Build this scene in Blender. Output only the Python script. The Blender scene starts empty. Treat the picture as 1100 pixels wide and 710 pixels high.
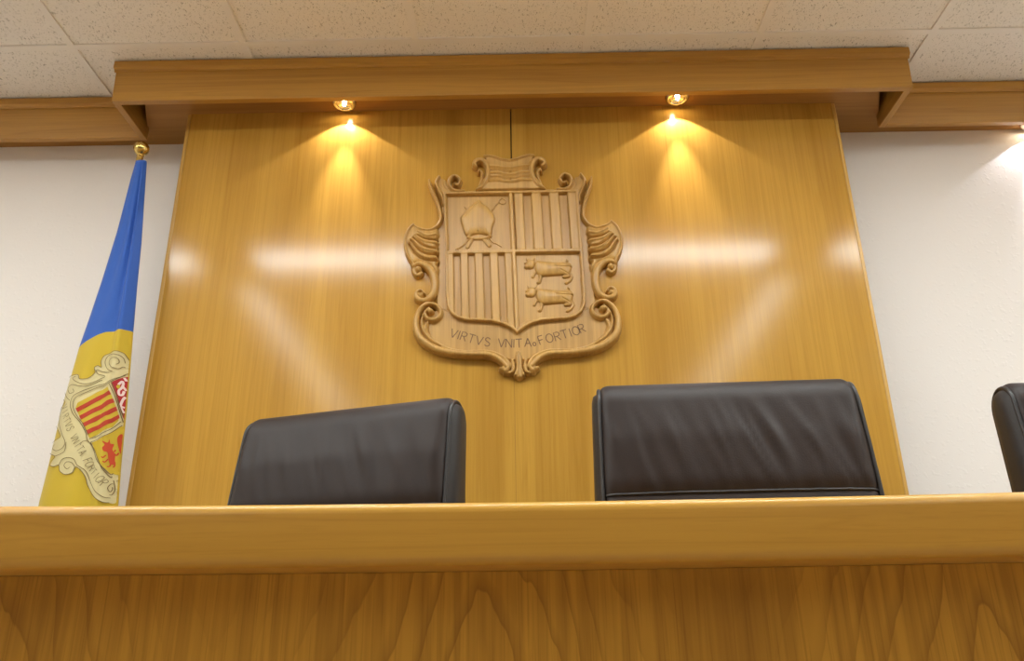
import bpy, bmesh, math, random
import numpy as np
from mathutils import Vector, Matrix, noise
from mathutils.geometry import tessellate_polygon

scene = bpy.context.scene
C = scene.collection
PI = math.pi
random.seed(4)

# ------------------------------------------------------------------ camera
EYE = 0.65                                   # lens height above the floor
F = 861.7                                    # focal length in pixels of an 1100 px wide frame
_D = np.array([11, -336, F]); _D = _D / np.linalg.norm(_D)
_V = np.array([-29, 2209, F]); _V = _V - _D * _V.dot(_D); _V = _V / np.linalg.norm(_V)
_X = np.cross(_V, _D); _X = _X if _X[0] > 0 else -_X
CAM = np.stack([_X, _D, _V])                 # rows: world x, y, z seen from the camera (right, up, forward)

def at(x, y, Y):
    """point of the photograph -> world point on the vertical plane at depth Y"""
    r = CAM @ np.array([x - 550.0, 355.0 - y, F])
    r = r * (Y / r[1])
    return float(r[0]), Y, float(r[2] + EYE)

cam_data = bpy.data.cameras.new('camera'); cam = bpy.data.objects.new('camera', cam_data); C.objects.link(cam)
m = Matrix.Identity(4)
for i in range(3):
    m[i][0] = CAM[i][0]; m[i][1] = CAM[i][1]; m[i][2] = -CAM[i][2]
m[2][3] = EYE
cam.matrix_world = m
cam_data.sensor_fit = 'HORIZONTAL'; cam_data.sensor_width = 36.0; cam_data.lens = F / 1100 * 36.0
cam_data.clip_start = 0.02
scene.camera = cam

# ------------------------------------------------------------------ light levels
FLUOR_ROW = 38.0           # transverse luminaires over the bench
FLUOR_LONG = 13.5           # lengthwise luminaires
SPOT_SPILL = 5.5           # watts
SPOT_BEAM = 26.0
EXPOSURE = 0.0
world = bpy.data.worlds.new('world'); scene.world = world; world.use_nodes = True
world.node_tree.nodes['Background'].inputs[0].default_value = (0.8, 0.85, 0.9, 1)
world.node_tree.nodes['Background'].inputs[1].default_value = 0.02
vs = scene.view_settings
scene.display_settings.display_device = 'sRGB'
vs.view_transform = 'Standard'; vs.look = 'None'; vs.gamma = 1.0; vs.use_curve_mapping = False
vs.exposure = EXPOSURE

# ------------------------------------------------------------------ levels of the room (z from floor)
CEIL = EYE + 1.96
LIP = EYE + 1.80           # bottom of the pelmet boards
SOF = EYE + 1.853          # recessed underside of the pelmets
YP = 2.48                  # face of the oak panel
YW = 2.67                  # white wall
X0 = -0.012                # axis of panel and carving

# ------------------------------------------------------------------ materials
def srgb(r, g, b):
    f = lambda c: ((c / 255 + 0.055) / 1.055) ** 2.4 if c > 10 else c / 255 / 12.92
    return (f(r), f(g), f(b), 1)

def mat(name, col, rough=0.5, metal=0.0, spec=0.5):
    m = bpy.data.materials.new(name); m.use_nodes = True
    b = m.node_tree.nodes['Principled BSDF']
    b.inputs['Base Color'].default_value = col
    b.inputs['Roughness'].default_value = rough
    b.inputs['Metallic'].default_value = metal
    b.inputs['Specular IOR Level'].default_value = spec
    return m, m.node_tree, b

def N(nt, typ, **kw):
    n = nt.nodes.new(typ)
    for k, v in kw.items():
        if k.startswith('i_'):
            n.inputs[k[2:].replace('_', ' ')].default_value = v
        else:
            setattr(n, k, v)
    return n

def ramp(nt, fac, stops):
    r = nt.nodes.new('ShaderNodeValToRGB')
    el = r.color_ramp.elements
    el[0].position, el[0].color = stops[0]
    el[1].position, el[1].color = stops[-1]
    for p, c in stops[1:-1]:
        e = el.new(p); e.color = c
    nt.links.new(fac, r.inputs[0])
    return r.outputs[0]

def mixc(nt, mode, fac, a, b):
    n = nt.nodes.new('ShaderNodeMix'); n.data_type = 'RGBA'; n.blend_type = mode
    for sock, v in ((0, fac), (6, a), (7, b)):
        if isinstance(v, (int, float)): n.inputs[sock].default_value = v
        elif isinstance(v, tuple): n.inputs[sock].default_value = v
        else: nt.links.new(v, n.inputs[sock])
    return n.outputs[2]

def math_n(nt, op, a, b=None, c=None):
    n = nt.nodes.new('ShaderNodeMath'); n.operation = op
    for i, v in enumerate((a, b, c)):
        if v is None: continue
        if isinstance(v, (int, float)): n.inputs[i].default_value = v
        else: nt.links.new(v, n.inputs[i])
    return n.outputs[0]

def oak(name, light, dark, axis='Z', rough=0.3, spec=0.5, contrast=1.0, cathedral=None, bump=0.02, aniso=0.0, stripes=1.0):
    m, nt, b = mat(name, light, rough, 0, spec)
    tc = N(nt, 'ShaderNodeTexCoord')
    def stretched(across, along):
        s = {'Z': (across, across, along), 'X': (along, across, across), 'Y': (across, along, across)}[axis]
        mp = N(nt, 'ShaderNodeMapping'); mp.inputs['Scale'].default_value = s
        nt.links.new(tc.outputs['Object'], mp.inputs['Vector'])
        return mp.outputs[0]
    def nz(vec, scale, detail, dist=0.0):
        n = N(nt, 'ShaderNodeTexNoise'); n.inputs['Scale'].default_value = scale
        n.inputs['Detail'].default_value = detail; n.inputs['Distortion'].default_value = dist
        nt.links.new(vec, n.inputs['Vector']); return n.outputs['Fac']
    mid = tuple((light[i] * 0.55 + dark[i] * 0.45) for i in range(3)) + (1,)
    broad = nz(stretched(7, 0.35), 1.0, 4, 0.6)
    c1 = ramp(nt, broad, [(0.32, mid), (0.52, light), (0.72, tuple(min(1, v * 1.06) for v in light[:3]) + (1,))])
    fine = nz(stretched(75, 1.3), 1.0, 5, 0.4)
    f2 = ramp(nt, fine, [(0.36, (0.0, 0.0, 0.0, 1)), (0.58, (1, 1, 1, 1))])
    col = mixc(nt, 'MIX', f2, mixc(nt, 'MIX', 0.42 * contrast, c1, dark), c1)
    pores = nz(stretched(420, 9), 1.0, 2)
    p2 = ramp(nt, pores, [(0.30, (0.0, 0.0, 0.0, 1)), (0.44, (1, 1, 1, 1))])
    col = mixc(nt, 'MIX', p2, mixc(nt, 'MIX', 0.35 * contrast, col, dark), col)
    # darker growth lines wandering along the grain
    ln = nz(stretched(16, 0.28), 1.0, 2, 0.25)
    band = math_n(nt, 'PINGPONG', math_n(nt, 'MULTIPLY', ln, 9.0), 0.5)
    l2 = ramp(nt, band, [(0.0, (1, 1, 1, 1)), (0.11, (0, 0, 0, 1))])
    col = mixc(nt, 'MIX', mixc(nt, 'MULTIPLY', 1.0, l2, (0.42 * contrast * stripes,) * 3 + (1,)), col, dark)
    if cathedral:
        off, per, zoff = cathedral
        sp = N(nt, 'ShaderNodeSeparateXYZ'); nt.links.new(tc.outputs['Object'], sp.inputs[0])
        warp = nz(stretched(9, 3.0), 1.0, 3)
        w2 = nz(stretched(45, 9), 1.0, 2)
        xp = math_n(nt, 'PINGPONG', math_n(nt, 'ADD', math_n(nt, 'ADD', sp.outputs[0], off), math_n(nt, 'MULTIPLY', warp, 0.04)), per)
        r = math_n(nt, 'SQRT', math_n(nt, 'ADD', math_n(nt, 'MULTIPLY', xp, xp), 0.0003))
        v = math_n(nt, 'ADD', math_n(nt, 'MULTIPLY', math_n(nt, 'POWER', r, 0.8), 20.0), math_n(nt, 'MULTIPLY', sp.outputs[2], 8.5))
        v = math_n(nt, 'ADD', v, math_n(nt, 'MULTIPLY', warp, 2.2))
        v = math_n(nt, 'ADD', v, math_n(nt, 'MULTIPLY', w2, 0.35))
        ring = math_n(nt, 'FRACT', v)
        l3 = ramp(nt, ring, [(0.0, (1, 1, 1, 1)), (0.06, (0.7, 0.7, 0.7, 1)), (0.28, (0, 0, 0, 1)), (0.97, (0, 0, 0, 1)), (1.0, (1, 1, 1, 1))])
        fall = ramp(nt, xp, [(0.0, (1, 1, 1, 1)), (0.13, (0.75, 0.75, 0.75, 1)), (0.22, (0.15, 0.15, 0.15, 1))])
        l3 = mixc(nt, 'MULTIPLY', 1.0, l3, fall)
        col = mixc(nt, 'MIX', mixc(nt, 'MULTIPLY', 1.0, l3, (0.62,) * 3 + (1,)), col, dark)
    nt.links.new(col, b.inputs['Base Color'])
    if bump:
        bp = N(nt, 'ShaderNodeBump'); bp.inputs['Strength'].default_value = bump; bp.inputs['Distance'].default_value = 0.002
        nt.links.new(fine, bp.inputs['Height']); nt.links.new(bp.outputs[0], b.inputs['Normal'])
    return m

OAK_L = (0.54, 0.292, 0.050, 1); OAK_D = (0.33, 0.150, 0.018, 1)
M_PANEL = oak('oak_veneer_satin', OAK_L, OAK_D, 'Z', rough=0.152, spec=0.36, contrast=0.6, stripes=0.7, bump=0.012)
M_EDGE = oak('oak_edge_band', (0.62, 0.36, 0.085, 1), OAK_D, 'Z', rough=0.3, contrast=0.5)
M_PELMET = oak('oak_pelmet', (0.49, 0.250, 0.042, 1), (0.29, 0.125, 0.018, 1), 'X', rough=0.33, contrast=0.7)
M_PELMET_Y = oak('oak_pelmet_end', (0.49, 0.250, 0.042, 1), (0.29, 0.125, 0.018, 1), 'Y', rough=0.33, contrast=0.7)
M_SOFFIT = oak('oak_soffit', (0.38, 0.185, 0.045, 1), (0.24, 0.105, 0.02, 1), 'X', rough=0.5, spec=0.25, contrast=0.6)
M_TOP = oak('oak_bench_top', (0.65, 0.345, 0.056, 1), (0.46, 0.215, 0.031, 1), 'X', rough=0.30, spec=0.4, contrast=0.55)
M_FRONT = oak('oak_bench_front', (0.63, 0.32, 0.043, 1), (0.27, 0.11, 0.015, 1), 'Z', rough=0.33, spec=0.35, contrast=0.9,
              cathedral=(0.06 - 0.03, 0.275, 0), stripes=0.7)
M_CARVE = oak('oak_carved', (0.55, 0.310, 0.082, 1), (0.28, 0.135, 0.028, 1), 'Z', rough=0.36, contrast=0.8, stripes=0.4)
M_MOTTO = mat('incision_shade_lettering', (0.17, 0.085, 0.03, 1), 0.6)[0]  # brown stands in for the shade inside incised letters
M_DARKGAP = mat('dark_joint', (0.05, 0.025, 0.01, 1), 0.8)[0]

def white_wall():
    m, nt, b = mat('white_textured_paint', (0.88, 0.82, 0.775, 1), 0.75, 0, 0.2)
    tc = N(nt, 'ShaderNodeTexCoord')
    n = N(nt, 'ShaderNodeTexNoise'); n.inputs['Scale'].default_value = 55; n.inputs['Detail'].default_value = 3
    nt.links.new(tc.outputs['Object'], n.inputs['Vector'])
    n2 = N(nt, 'ShaderNodeTexNoise'); n2.inputs['Scale'].default_value = 7; n2.inputs['Detail'].default_value = 2
    nt.links.new(tc.outputs['Object'], n2.inputs['Vector'])
    h = math_n(nt, 'ADD', ramp(nt, n.outputs['Fac'], [(0.55, (0, 0, 0, 1)), (0.72, (1, 1, 1, 1))]), math_n(nt, 'MULTIPLY', n2.outputs['Fac'], 0.6))
    bp = N(nt, 'ShaderNodeBump'); bp.inputs['Strength'].default_value = 0.15; bp.inputs['Distance'].default_value = 0.004
    nt.links.new(h, bp.inputs['Height']); nt.links.new(bp.outputs[0], b.inputs['Normal'])
    return m
M_WALL = white_wall()

def tile_mat():
    m, nt, b = mat('fissured_ceiling_tile', (0.87, 0.82, 0.77, 1), 0.9, 0, 0.1)
    tc = N(nt, 'ShaderNodeTexCoord')
    mp = N(nt, 'ShaderNodeMapping'); mp.inputs['Scale'].default_value = (190, 85, 60); mp.inputs['Rotation'].default_value = (0, 0, 0.25)
    nt.links.new(tc.outputs['Object'], mp.inputs['Vector'])
    n = N(nt, 'ShaderNodeTexNoise'); n.inputs['Scale'].default_value = 1.0; n.inputs['Detail'].default_value = 3; n.inputs['Distortion'].default_value = 1.2
    nt.links.new(mp.outputs[0], n.inputs['Vector'])
    n2 = N(nt, 'ShaderNodeTexNoise'); n2.inputs['Scale'].default_value = 150; n2.inputs['Detail'].default_value = 2
    nt.links.new(tc.outputs['Object'], n2.inputs['Vector'])
    pit = ramp(nt, n.outputs['Fac'], [(0.33, (0, 0, 0, 1)), (0.39, (1, 1, 1, 1))])
    pin = ramp(nt, n2.outputs['Fac'], [(0.27, (0, 0, 0, 1)), (0.36, (1, 1, 1, 1))])
    h = math_n(nt, 'MINIMUM', pit, pin)
    nt.links.new(mixc(nt, 'MIX', h, (0.44, 0.40, 0.35, 1), (0.87, 0.82, 0.77, 1)), b.inputs['Base Color'])
    bp = N(nt, 'ShaderNodeBump'); bp.inputs['Strength'].default_value = 0.5; bp.inputs['Distance'].default_value = 0.002
    nt.links.new(h, bp.inputs['Height']); nt.links.new(bp.outputs[0], b.inputs['Normal'])
    return m
M_TILE = tile_mat()
M_TBAR = mat('white_ceiling_grid', (0.85, 0.80, 0.75, 1), 0.5)[0]

def leather(name, col, rough):
    m, nt, b = mat(name, col, rough, 0, 0.27)
    tc = N(nt, 'ShaderNodeTexCoord')
    n = N(nt, 'ShaderNodeTexVoronoi'); n.inputs['Scale'].default_value = 420
    nt.links.new(tc.outputs['Object'], n.inputs['Vector'])
    bp = N(nt, 'ShaderNodeBump'); bp.inputs['Strength'].default_value = 0.12; bp.inputs['Distance'].default_value = 0.001
    nt.links.new(n.outputs['Distance'], bp.inputs['Height']); nt.links.new(bp.outputs[0], b.inputs['Normal'])
    return m
M_LEATHER = leather('dark_brown_leather', (0.027, 0.018, 0.016, 1), 0.5)
M_LEATHER2 = leather('dark_brown_leather_side', (0.030, 0.025, 0.023, 1), 0.45)
M_PIPE = mat('leather_piping', (0.018, 0.015, 0.015, 1), 0.4)[0]
M_BLACK = mat('black_plastic', (0.02, 0.02, 0.02, 1), 0.45)[0]
M_CHROME = mat('brushed_steel', (0.55, 0.55, 0.55, 1), 0.3, 1.0)[0]
M_BRASS = mat('polished_brass', (0.62, 0.44, 0.14, 1), 0.22, 1.0)[0]
M_NICKEL = mat('polished_chrome_ring', (0.80, 0.78, 0.72, 1), 0.15, 1.0)[0]

def cloth(name, col):
    m, nt, b = mat(name, col, 0.62, 0, 0.3)
    b.inputs['Sheen Weight'].default_value = 0.15
    tc = N(nt, 'ShaderNodeTexCoord')
    n = N(nt, 'ShaderNodeTexNoise'); n.inputs['Scale'].default_value = 260
    nt.links.new(tc.outputs['Object'], n.inputs['Vector'])
    bp = N(nt, 'ShaderNodeBump'); bp.inputs['Strength'].default_value = 0.12; bp.inputs['Distance'].default_value = 0.001
    nt.links.new(n.outputs['Fac'], bp.inputs['Height']); nt.links.new(bp.outputs[0], b.inputs['Normal'])
    return m
M_BLUE = cloth('blue_flag_cloth', (0.022, 0.092, 0.40, 1))
M_YELLOW = cloth('yellow_flag_cloth', (0.54, 0.37, 0.018, 1))
M_CREAM = cloth('cream_emblem_print', (0.63, 0.53, 0.27, 1))
M_REDP = cloth('red_emblem_print', (0.42, 0.035, 0.008, 1))
M_DRED = cloth('crimson_emblem_print', (0.42, 0.015, 0.018, 1))
M_ORANGE = cloth('orange_red_emblem_print', (0.52, 0.055, 0.010, 1))
M_PINK = cloth('pale_pink_emblem_print', (0.80, 0.60, 0.56, 1))
M_INK = cloth('brown_emblem_outline', (0.17, 0.11, 0.035, 1))

def emitter(name, col, strength):
    m = bpy.data.materials.new(name); m.use_nodes = True; nt = m.node_tree
    for n in list(nt.nodes): nt.nodes.remove(n)
    o = nt.nodes.new('ShaderNodeOutputMaterial'); e = nt.nodes.new('ShaderNodeEmission')
    e.inputs[0].default_value = col; e.inputs[1].default_value = strength
    nt.links.new(e.outputs[0], o.inputs[0]); return m
FCOL = (0.93, 1.0, 0.99, 1)
M_DIFF = emitter('lit_diffuser_bright', FCOL, FLUOR_ROW)
M_DIFF2 = emitter('lit_diffuser_soft', FCOL, FLUOR_LONG)
M_BULB = emitter('halogen_bulb', (1.0, 0.86, 0.62, 1), 160)

def carpet():
    m, nt, b = mat('beige_carpet', (0.44, 0.37, 0.27, 1), 0.95, 0, 0.1)
    tc = N(nt, 'ShaderNodeTexCoord'); n = N(nt, 'ShaderNodeTexNoise'); n.inputs['Scale'].default_value = 300
    nt.links.new(tc.outputs['Object'], n.inputs['Vector'])
    nt.links.new(ramp(nt, n.outputs['Fac'], [(0.3, (0.33, 0.265, 0.19, 1)), (0.7, (0.46, 0.38, 0.28, 1))]), b.inputs['Base Color'])
    return m
M_FLOOR = carpet()
M_FAR = mat('brown_far_wall', (0.22, 0.15, 0.09, 1), 0.8, 0, 0.2)[0]

# ------------------------------------------------------------------ mesh helpers
def finish(name, bm, material, parent=None, smooth=False, angle=None):
    me = bpy.data.meshes.new(name)
    bmesh.ops.recalc_face_normals(bm, faces=bm.faces)
    bm.to_mesh(me); bm.free()
    mats = material if isinstance(material, (list, tuple)) else [material]
    for mm in mats: me.materials.append(mm)
    if smooth: me.polygons.foreach_set('use_smooth', [True] * len(me.polygons))
    o = bpy.data.objects.new(name, me); C.objects.link(o)
    if parent: o.parent = parent
    if angle:
        md = o.modifiers.new('bevel', 'BEVEL'); md.width = angle; md.segments = 3; md.limit_method = 'ANGLE'
        md.harden_normals = False
    return o

def box(bm, x0, x1, y0, y1, z0, z1):
    vs_ = [bm.verts.new((x, y, z)) for x in (x0, x1) for y in (y0, y1) for z in (z0, z1)]
    for f in ((0, 1, 3, 2), (4, 6, 7, 5), (0, 4, 5, 1), (2, 3, 7, 6), (0, 2, 6, 4), (1, 5, 7, 3)):
        bm.faces.new([vs_[i] for i in f])

def boxes(*bs):
    bm = bmesh.new()
    for b in bs: box(bm, *b)
    return bm

def tube(bm, pts, r, seg=8, cap=True, closed=False):
    pts = [Vector(p) for p in pts]; n = len(pts); rings = []
    rr = r if isinstance(r, (list, tuple)) else [r] * n
    up = None
    for i, p in enumerate(pts):
        a = pts[(i - 1) % n] if (closed or i > 0) else p
        b = pts[(i + 1) % n] if (closed or i < n - 1) else p
        t = (b - a).normalized()
        if up is None:
            up = t.orthogonal().normalized()
        up = (up - t * up.dot(t)).normalized()
        s = t.cross(up)
        rings.append([bm.verts.new(p + (up * math.cos(2 * PI * k / seg) + s * math.sin(2 * PI * k / seg)) * rr[i]) for k in range(seg)])
    for i in range(n if closed else n - 1):
        A, B = rings[i], rings[(i + 1) % n]
        for k in range(seg):
            bm.faces.new((A[k], A[(k + 1) % seg], B[(k + 1) % seg], B[k]))
    if cap and not closed:
        bm.faces.new(list(reversed(rings[0]))); bm.faces.new(rings[-1])

def lathe(bm, prof, seg=32, cx=0, cy=0):
    rings = []
    for r, z in prof:
        if r < 1e-6: rings.append([bm.verts.new((cx, cy, z))])
        else: rings.append([bm.verts.new((cx + r * math.cos(2 * PI * k / seg), cy + r * math.sin(2 * PI * k / seg), z)) for k in range(seg)])
    for A, B in zip(rings[:-1], rings[1:]):
        for k in range(seg):
            a0, a1 = A[k % len(A)], A[(k + 1) % len(A)]; b0, b1 = B[k % len(B)], B[(k + 1) % len(B)]
            vs_ = []
            for v in (a0, a1, b1, b0):
                if v not in vs_: vs_.append(v)
            if len(vs_) > 2: bm.faces.new(vs_)

def thing(name, label, cat, loc=(0, 0, 0), rz=0, group=None):
    o = bpy.data.objects.new(name, None); C.objects.link(o)
    o.empty_display_size = 0.1
    o.location = loc; o.rotation_euler = (0, 0, rz)
    o['label'] = label; o['category'] = cat
    if group: o['group'] = group
    return o

def tag(o, label, cat, group=None):
    o['label'] = label; o['category'] = cat
    if group: o['group'] = group
    return o

def struct(name, bm, material, label, cat, **kw):
    o = finish(name, bm, material, **kw); o['kind'] = 'structure'
    o['label'] = label; o['category'] = cat
    return o

# ================================================================== ROOM SHELL
RX, RYB = 3.6, -5.2
struct('wall_back', boxes((-RX - .1, RX + .1, YW, YW + .12, -.05, CEIL + .1)), M_WALL, 'white lightly textured wall behind the oak panel and flag', 'wall')
struct('wall_left', boxes((-RX - .12, -RX, RYB, YW, -.05, CEIL + .1)), M_WALL, 'white side wall on the flag side of the room', 'wall')
struct('wall_right', boxes((RX, RX + .12, RYB, YW, -.05, CEIL + .1)), M_WALL, 'white side wall on the side away from the flag', 'wall')
struct('wall_front', boxes((-RX - .1, RX + .1, RYB - .12, RYB, -.05, CEIL + .1)), M_FAR, 'dull brown wall facing the bench from across the room', 'wall')
struct('floor', boxes((-RX - .1, RX + .1, RYB - .1, YW + .1, -.06, 0)), M_FLOOR, 'beige carpeted floor', 'floor')
struct('ceiling', boxes((-RX - .1, RX + .1, RYB - .1, YW + .1, CEIL + .004, CEIL + .09)), M_TILE, 'suspended ceiling of white fissured tiles', 'ceiling')
bm = bmesh.new()
k = -4
while -1.54 + .6 * k < RX:
    x = -1.54 + .6 * k
    if x > -RX: box(bm, x - .012, x + .012, RYB, YW, CEIL - .002, CEIL + .006)
    k += 1
for k in range(0, 13):
    y = 2.234 - .6 * k
    if y > RYB: box(bm, -RX, RX, y - .012, y + .012, CEIL - .0025, CEIL + .0055)
struct('trim_1', bm, M_TBAR, 'white metal grid bars between the ceiling tiles', 'ceiling grid')

# ================================================================== OAK WALL PANEL
PX0, PX1 = -1.215, 1.19
panel = thing('wall_panel', 'tall glossy oak veneer wall panel behind the carved coat of arms', 'wall panel', (X0, YP, 0))
def ploc(o): o.location = (-X0, -YP, 0)
def half(x_out, s):
    bm = bmesh.new()
    inner_top, inner_low = X0 + s * .0022, X0 + s * .0003
    prof = [(x_out, 0.0), (x_out, SOF), (inner_top, SOF), (inner_top, EYE + 1.32), (inner_low, EYE + 1.30), (inner_low, 0.0)]
    f = [bm.verts.new((x, YP, z)) for x, z in prof]; b = [bm.verts.new((x, YP + .018, z)) for x, z in prof]
    bm.faces.new(f); bm.faces.new(list(reversed(b)))
    for i in range(len(prof)):
        j = (i + 1) % len(prof); bm.faces.new((f[i], b[i], b[j], f[j]))
    return bm
ploc(finish('panel_sheet', half(PX0 + .014, -1), M_PANEL, panel))
ploc(finish('panel_sheet', half(PX1 - .014, 1), M_PANEL, panel))
for xa, xb in ((PX0, PX0 + .0132), (PX1 - .0132, PX1)):
    ploc(finish('edge_strip', boxes((xa, xb, YP - .0005, YP + .02, 0, SOF)), M_EDGE, panel, angle=.003))
ploc(finish('panel_carcass', boxes((PX0 + .004, PX1 - .004, YP + .0185, YW, 0, SOF)), M_DARKGAP, panel))

# ================================================================== PELMETS
BX0, BX1 = -1.42, 1.402             # projecting box
YF, YS = 2.327, 2.5406              # faces of the projecting and of the side pelmets
TH = .024
def crown_bm(x0, x1, y):
    # small moulded strip under the ceiling, a profile swept along x
    prof = [(y + .004, CEIL - .004), (y - .012, CEIL - .004), (y - .012, CEIL - .030), (y - .008, CEIL - .033), (y - .004, CEIL - .036), (y - .002, CEIL - .042), (y + .004, CEIL - .042)]
    bm = bmesh.new()
    a = [bm.verts.new((x0, yy, zz)) for yy, zz in prof]; b = [bm.verts.new((x1, yy, zz)) for yy, zz in prof]
    n = len(prof)
    for i in range(n): bm.faces.new((a[i], a[(i + 1) % n], b[(i + 1) % n], b[i]))
    bm.faces.new(a); bm.faces.new(list(reversed(b)))
    return bm
pel = thing('pelmet', 'projecting oak pelmet box with two spotlights above the oak panel', 'pelmet', (X0, YF, LIP))
def at_rel(o, t): o.location = (-t.location.x, -t.location.y, -t.location.z); return o
def fascia_bm(x0, x1, y, lean):
    bm = bmesh.new()
    prof = [(y, LIP), (y - lean, CEIL - .004), (y + TH - lean, CEIL - .004), (y + TH, LIP)]
    a = [bm.verts.new((x0, yy, zz)) for yy, zz in prof]; b = [bm.verts.new((x1, yy, zz)) for yy, zz in prof]
    for i in range(4): bm.faces.new((a[i], a[(i + 1) % 4], b[(i + 1) % 4], b[i]))
    bm.faces.new(a); bm.faces.new(list(reversed(b)))
    return bm
at_rel(finish('fascia', fascia_bm(BX0, BX1, YF, .012), M_PELMET, pel, angle=.0025), pel)
at_rel(finish('crown_strip', crown_bm(BX0 - .004, BX1 + .004, YF - .010), M_PELMET, pel), pel)
for xa, xb in ((BX0, BX0 + TH), (BX1 - TH, BX1)):
    at_rel(finish('end_board', boxes((xa, xb, YF + TH - .006, YS + TH - .0005, LIP, CEIL - .004)), M_PELMET_Y, pel, angle=.002), pel)
def soffit_bm(pts):
    bm = bmesh.new()
    a = [bm.verts.new((x, y, SOF)) for x, y in pts]; b = [bm.verts.new((x, y, SOF + .016)) for x, y in pts]
    bm.faces.new(a); bm.faces.new(list(reversed(b)))
    for i in range(len(pts)):
        j = (i + 1) % len(pts); bm.faces.new((a[i], a[j], b[j], b[i]))
    return bm
# the soffit stops short of the end boards along a slanting cut, leaving the dark corner openings of the box
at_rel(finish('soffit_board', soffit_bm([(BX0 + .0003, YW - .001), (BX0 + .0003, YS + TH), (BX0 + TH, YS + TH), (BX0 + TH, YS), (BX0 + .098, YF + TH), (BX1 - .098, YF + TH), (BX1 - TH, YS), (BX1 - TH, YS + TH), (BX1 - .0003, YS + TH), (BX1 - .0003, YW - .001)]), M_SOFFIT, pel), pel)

for nm, x0, x1, lab in (('left', -RX + .001, BX0 - .0002, 'long shallow oak pelmet above the white wall behind the flag'),
                        ('right', BX1 + .0002, RX - .001, 'long shallow oak pelmet with one spotlight above the white wall behind the end chair')):
    p = thing('pelmet', lab, 'pelmet', ((x0 + x1) / 2, YS, LIP))
    at_rel(finish('fascia', fascia_bm(x0, x1, YS, .028), M_PELMET, p, angle=.0025), p)
    cx0, cx1 = (x0, BX0 - .0005) if nm == 'left' else (BX1 + .0005, x1)
    at_rel(finish('crown_strip', crown_bm(cx0, cx1, YS - .026), M_PELMET, p), p)
    sx0, sx1 = (x0, BX0 - .0002) if nm == 'left' else (BX1 + .0002, x1)
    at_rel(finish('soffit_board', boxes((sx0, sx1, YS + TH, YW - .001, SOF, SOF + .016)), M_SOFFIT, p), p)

# ================================================================== SPOTLIGHTS
def spot(loc, label, tilt=0.0, k=1.0):
    t = thing('spotlight', label, 'spotlight', loc, 0, None)
    bm = bmesh.new()
    lathe(bm, [(.026, -.0005), (.026, -.010), (.029, -.014), (.036, -.014), (.042, -.009), (.043, -.0005), (.026, -.0005)], 36)
    finish('trim_ring', bm, M_NICKEL, t, smooth=True)
    bm = bmesh.new()
    lathe(bm, [(0, -.004), (.012, -.005), (.022, -.008), (.0255, -.012), (.0257, -.006), (.022, -.003), (.012, -.001), (0, -.0006)], 28)
    finish('reflector', bm, M_NICKEL, t, smooth=True)
    bm = bmesh.new()
    lathe(bm, [(0, -.017), (.004, -.0155), (.0065, -.012), (.0065, -.007), (.004, -.0042), (0, -.0041)], 20)
    finish('bulb', bm, M_BULB, t, smooth=True)
    for nm, ang, pw, bl, tl in (('spill_light', 112, SPOT_SPILL, .10, 0.0), ('beam_light', 44, SPOT_BEAM, .85, tilt)):
        ld = bpy.data.lights.new(nm, 'SPOT'); ld.spot_size = math.radians(ang); ld.spot_blend = bl
        ld.energy = pw * k; ld.color = (1.0, .97, 1.05); ld.shadow_soft_size = .006
        lo = bpy.data.objects.new(nm, ld); C.objects.link(lo); lo.parent = t
        lo.location = (0, 0, -.019); lo.rotation_euler = (tl, 0, 0)
    return t
spot((-.62, 2.424, SOF), 'lit halogen spotlight in the projecting pelmet on the flag side of the carving', math.radians(2))
spot((.597, 2.424, SOF), 'lit halogen spotlight in the projecting pelmet above the middle chair', math.radians(2))
spot((2.0, 2.615, SOF), 'lit spotlight in the shallow side pelmet above the white wall', math.radians(2), .6)

# ================================================================== CEILING LUMINAIRES (behind and above the camera)
def luminaire(x0, x1, y0, y1, dm, label, group):
    t = thing('ceiling_light', label, 'ceiling light', ((x0 + x1) / 2, (y0 + y1) / 2, CEIL), 0, group)
    e = .02; hx, hy = (x1 - x0) / 2, (y1 - y0) / 2
    bm = boxes((-hx - e, hx + e, -hy - e, -hy, -.014, .002), (-hx - e, hx + e, hy, hy + e, -.014, .002),
               (-hx - e, -hx, -hy, hy, -.014, .002), (hx, hx + e, -hy, hy, -.014, .002))
    finish('frame', bm, M_TBAR, t)
    finish('diffuser', boxes((-hx, hx, -hy, hy, -.010, .0)), dm, t)
ROW = 'ceiling lights across the room above the bench'; LNG = 'ceiling lights running lengthwise down the room'
for x0, x1 in ((-1.40, -.05), (.03, 1.38)):
    luminaire(x0, x1, .99, 1.15, M_DIFF, 'bright slim ceiling light running across the room above the bench', ROW)
for x0, x1 in ((-3.1, -1.74), (1.72, 3.08)):
    luminaire(x0, x1, .99, 1.15, M_DIFF, 'bright slim ceiling light at the side of the bench', ROW)
for xc in (-2.95, 2.93):  # extra lamps, added only to brighten the bench front
    luminaire(xc - .15, xc + .15, -.75, .65, M_DIFF2, 'broad ceiling light added along the side of the room to brighten the bench', 'added ceiling lights along the sides of the room')
for xc in (-1.57, 1.55):
    for y0 in (-.70, -2.2, -3.7):
        luminaire(xc - .08, xc + .08, y0, y0 + 1.4, M_DIFF2, 'slim ceiling light running lengthwise down the room', LNG)

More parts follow.
